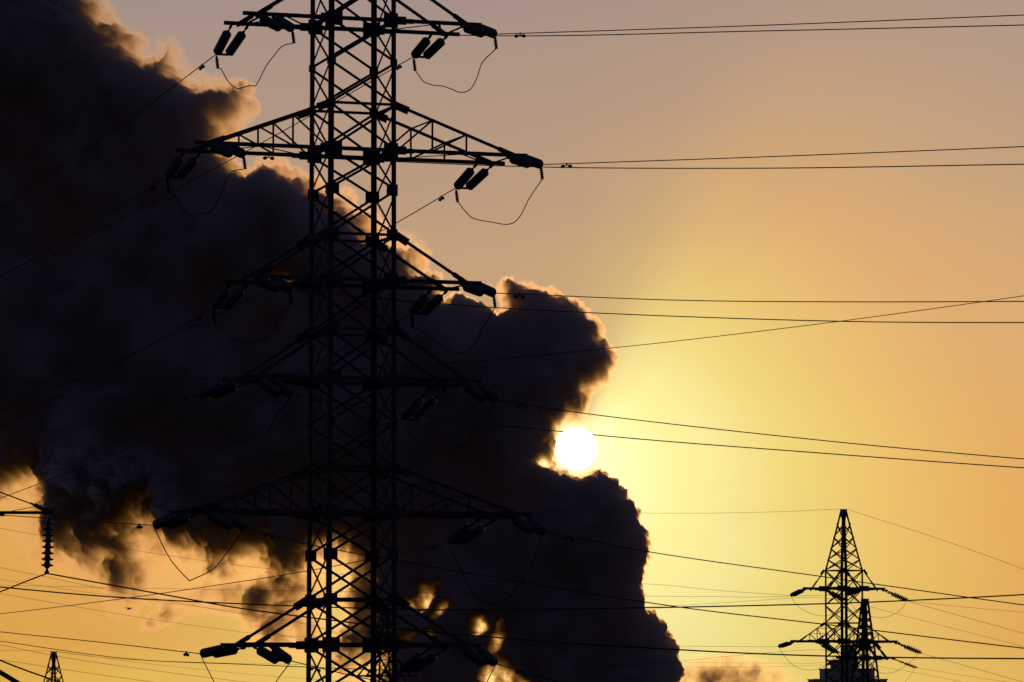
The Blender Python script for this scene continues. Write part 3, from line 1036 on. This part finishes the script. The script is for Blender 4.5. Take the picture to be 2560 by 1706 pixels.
far_wire(FP3.p(2.6, .8, z3), [(2193, 1664), (2300, 1684), (2410, 1706), (2700, 1765)], 469, -40, 'short thin line falling right below the half hidden pylon arm', .012)
top4 = FP4.h(1629)
far_wire(FP4.p(-.16, .16, top4), [(116, 1628), (0, 1626), (-300, 1618)], 390, -20, 'thin earth wire leaving the small distant pylon to the left', .011)
far_wire(FP4.p(.16, .16, top4), [(158, 1631), (350, 1657), (600, 1684), (900, 1706), (1300, 1725)], 390, 40, 'thin earth wire leaving the small distant pylon to the right', .011)
far_wire(FP4.p(0, -.16, top4), [(300, 1648), (600, 1659), (900, 1664)], 390, 40, 'second thin wire leaving the small distant pylon almost level to the right', .011)
z5a, z5b = FP5.h(1612), FP5.h(1690)
far_wire(FP5.p(-2.1, 0, z5a), [(775, 1564), (600, 1535), (298, 1480), (102, 1440), (0, 1419), (-300, 1350)], 430, -120, 'thin line from the faint distant pylon rising left, highest of three')
far_wire(FP5.p(-1.4, 0, z5a), [(770, 1560), (600, 1531), (386, 1503), (175, 1475), (0, 1449), (-300, 1400)], 430, -60, 'thin line from the faint distant pylon rising left, middle of three', .011)
far_wire(FP5.p(-2.8, 0, z5b), [(754, 1601), (600, 1580), (393, 1551), (172, 1514), (0, 1484), (-300, 1428)], 430, -120, 'thin line from the faint distant pylon rising left, lowest of three')
# loose lines of other circuits
far_wire(None, [(-300, 1552), (0, 1612), (165, 1645), (380, 1676), (600, 1704), (900, 1738)], 260, 60, 'thin line passing just above the small distant pylon', .012)
far_wire(None, [(-300, 1610), (0, 1650), (200, 1680), (386, 1706), (700, 1745)], 260, 60, 'thin line passing low across the small distant pylon', .012)
far_wire(None, [(-400, 955), (0, 957), (350, 952), (554, 945), (941, 921), (1207, 902), (1522, 871), (1700, 852), (2089, 805), (2560, 740), (3000, 675)], 190, -40,
         'single line rising right across the smoke above the sun', .014)
GN = 'thick near lines'
wire([at(x, y, Y_) for x, y, Y_ in ((-500, 1415, 112), (0, 1468, 112), (298, 1494, 112), (754, 1516, 112), (1100, 1525, 112), (1414, 1523, 112), (1900, 1514, 112), (2168, 1506, 112), (2560, 1487, 112), (3100, 1452, 112))],
     .019, 'thick black line crossing the whole width and rising at its right end', GN)
wire([at(x, y, Y_) for x, y, Y_ in ((-500, 1420, 84), (0, 1651, 84), (140, 1703, 84), (500, 1830, 84))], .017, 'thick black line cutting the lower left corner', GN)

# ---------------------------------------------------------------- near pole at the left edge (its post stands outside the picture)
NY = 110.0
c5 = lambda x, y: (x / 2.852, 1156 + y / 2.852)
tip = at(133, 1282, NY)
post_x = at(-330, 1282, NY).x
post_foot = Vector((post_x, NY, 0))
pole = thing('power_pole', 'near power pole arm reaching in from the left edge with one insulator', 'pole', post_foot)
mb = MB()
ptop = at(-330, 1090, NY).z
mb.tube([(post_x, NY, z_) for z_ in (0, 4, 8, 12, 16, ptop)], .2, 16, [.24, .22, .2, .185, .17, .15])
part('post', mb, CONC, pole, True)
mb = MB()
a0 = Vector((post_x, NY, tip.z))
mb.bar(a0, tip, .072, .09, Vector((0, 1, 0)))
mb.box((at(0, 1288, NY).x, NY - .04, at(0, 1291, NY).z), (at(11, 1288, NY).x, NY + .04, at(0, 1285, NY).z))
arm = part('crossarm', mb, STEEL, pole)
mb = MB()
th = at(-330, 1108, NY)
tj = at(76, 1259, NY)
mb.tube([th, tj], .018, 6)
tie = part('tie_rod', mb, STEEL, pole)
mb = MB()
t0_, t1_ = at(76, 1258, NY), at(116, 1279, NY)
d_ = (t1_ - t0_).normalized()
mb.bar(t0_, t0_ + d_ * .16, .05, .03, Vector((0, 1, 0)))
mb.bar(at(86, 1262, NY), at(120, 1281, NY), .10, .04, Vector((0, 1, 0)))
mb.bar(at(100, 1271, NY), at(132, 1281, NY), .09, .05, Vector((0, 1, 0)))
part('tie_bracket', mb, STEEL, pole)
mb = MB()
mb.bar(at(133, 1276, NY), at(133, 1287, NY), .05, .11, Vector((0, 1, 0)))
part('end_plate', mb, STEEL, pole)
# the lower arm: only its tie crosses the corner
mb = MB()
lt = at(130, 1755, NY)
mb.bar(Vector((post_x, NY, lt.z)), lt, .10, .10, Vector((0, 1, 0)))
part('crossarm', mb, STEEL, pole)
mb = MB()
mb.bar(at(-330, 1483, NY), at(115, 1750, NY), .115, .06, Vector((0, 1, 0)))
part('tie_rod', mb, STEEL, pole)
# hanging insulator
i0 = at(123, 1287, NY)
i1 = at(117, 1434, NY)
axis = (i1 - i0).normalized()
ins = thing('hanging_insulator', 'single ribbed insulator string hanging straight down from the near pole arm', 'insulator', i0)
ln = (i1 - i0).length
prof = [(.016, -.02), (.016, .10), (.035, .11), (.035, .14)]
k0, pitch = .17, .146
for q in range(8):
    zb = k0 + q * pitch
    prof += [(.07, zb - .03), (.085, zb), (.115, zb + .008), (.150, zb + .022), (.154, zb + .042), (.13, zb + .048), (.105, zb + .062), (.09, zb + .05), (.075, zb + .064), (.07, zb + .058), (.06, zb + .085)]
prof += [(.03, k0 + 8 * pitch - .03)]
mb = MB()
mb.lathe(prof, 20)
me_ = mb.mesh('insulator_string', CERAM, smooth=True)
o = link('insulator_string', me_, ins)
o.matrix_local = axis.to_track_quat('Z', 'Y').to_matrix().to_4x4()
mb = MB()
mb.tube([i0 + axis * (ln - .14), i0 + axis * (ln - .08), i0 + axis * (ln - .03), i0 + axis * (ln + .02)], .03, 8, [.018, .03, .06, .05])
part('clamp', mb, IRON, ins)
pts = [i1] + [at(x, y, NY - (x - 117) * .004) for x, y in ((410, 1487), (600, 1521), (877, 1557), (1005, 1573), (1350, 1603), (1632, 1621), (1900, 1635), (2171, 1643), (2560, 1647), (3100, 1645))]
wire(pts, .019, 'thick black line running right from the hanging insulator below the sun', GN)
wire([i1] + [at(x, y, NY - 1) for x, y in ((60, 1456), (0, 1480), (-450, 1640))], .018, 'thick black line running left from the hanging insulator', GN)
wire([at(x, y, NY + 6) for x, y in ((-400, 1300), (40, 1283), (160, 1250), (150, 1258))][:2] + [at(133, 1271, NY + 4), at(152, 1258, NY + 4)], .008,
     'short thin wire end sticking up behind the near pole arm', GN)

# ---------------------------------------------------------------- building far off behind the right pylon
c7 = lambda x, y: (1980 + x / 7.353, 1500 + y / 7.353)
BY = 1500.0


def block(x0, x1, ytop, depth0, depth1, mb):
    zt = at(1280, c7(0, ytop)[1], BY).z
    xa, xb = at(c7(x0, 0)[0], 1700, BY).x, at(c7(x1, 0)[0], 1700, BY).x
    mb.box((xa, BY + depth0, 0), (xb, BY + depth1, zt))
    return xa, xb, zt


bld = thing('industrial_building', 'hazy brown stepped industrial block low behind the right pylon', 'building', (at(2126, 1700, BY).x, BY, 0))
specs = [(405, 1745, 1480, 0, 30), (612, 1535, 1285, 3, 28), (800, 1240, 1120, 6, 25), (985, 1185, 845, 9, 22)]
for (xa_, xb_, yt_, d0_, d1_) in specs:
    mb = MB()
    xa, xb, zt = block(xa_, xb_, yt_, d0_, d1_, mb)
    wl = part('wall', mb, CONC, bld)
    mb = MB()
    mb.box((xa - .25, BY + d0_ - .25, zt + .003), (xb + .25, BY + d0_ + .35, zt + .5))
    mb.box((xa - .25, BY + d1_ - .35, zt + .003), (xb + .25, BY + d1_ + .25, zt + .5))
    part('parapet', mb, CONC, bld, sub_of=wl)
    nwin = max(2, int((xb - xa) / 4.5))
    for row in range(3):
        for q in range(nwin):
            cx = xa + (xb - xa) * (q + .5) / nwin
            zc = zt - 2.2 - 3.4 * row
            mb = MB()
            mb.box((cx - 1.0, BY + d0_ - .05, zc - .8), (cx + 1.0, BY + d0_ + .05, zc + .8))
            part('window', mb, PANE, bld, sub_of=wl)

mast = thing('radio_mast', 'very thin distant mast rising out of the orange smoke left of the right pylon', 'mast', (at(1806, 1700, 1490).x, 1490, 0))
mb = MB()
mx_ = mast.location.x
mtop = at(1806, 1634, 1490).z
mb.tube([(mx_, 1490, 0), (mx_, 1490, mtop * .7), (mx_, 1490, mtop)], .05, 6, [.09, .06, .03])
part('pole', mb, STEEL, mast)
mb = MB()
zz = at(1806, 1694, 1490).z
mb.bar((mx_ - 8, 1490, zz), (mx_ - 3, 1490, zz), .25, .1, (0, 1, 0))
mb.bar((mx_ - 3, 1490, zz), (mx_ + .1, 1490, zz + .6), .1, .1, (0, 1, 0))
part('side_arm', mb, STEEL, mast)

# ---------------------------------------------------------------- the bird
bp = at(322, 1523, 300.0)
bird = thing('bird', 'tiny dark bird gliding below the ragged smoke at lower left', 'bird', bp)
mb = MB()
sec = [(-.17, .004, 0), (-.12, .022, 0), (-.05, .04, 0), (.03, .045, .003), (.09, .034, .01), (.12, .026, .016), (.15, .027, .02), (.175, .018, .02), (.20, .004, .014)]
mb.tube([bp + Vector((x, 0, z_)) for x, r_, z_ in sec], .02, 10, [r_ for x, r_, z_ in sec])
for s_ in (-1, 1):
    rows_ = [(0, .05, .07, .02), (.13, .075, .055, .085), (.26, .05, .02, .10), (.40, -.03, -.07, .055)]
    o_ = len(mb.v)
    vs = []
    for (sp, le, te, zz) in rows_:
        for (xx, zt_) in ((le, .006), (le - .10 + sp * .1, .010), (le - .10 + sp * .1, -.002), (le, -.004)):
            vs.append(bp + Vector((xx, s_ * sp * .55, zz + zt_)) + Vector((s_ * sp * .55, 0, 0)))
    fs = []
    for q in range(3):
        for e in range(4):
            fs.append((q * 4 + e, q * 4 + (e + 1) % 4, q * 4 + 4 + (e + 1) % 4, q * 4 + 4 + e))
    fs += [(0, 3, 2, 1), (12, 13, 14, 15)]
    mb.add(vs, fs)
part('body', mb, PLUM, bird, True)
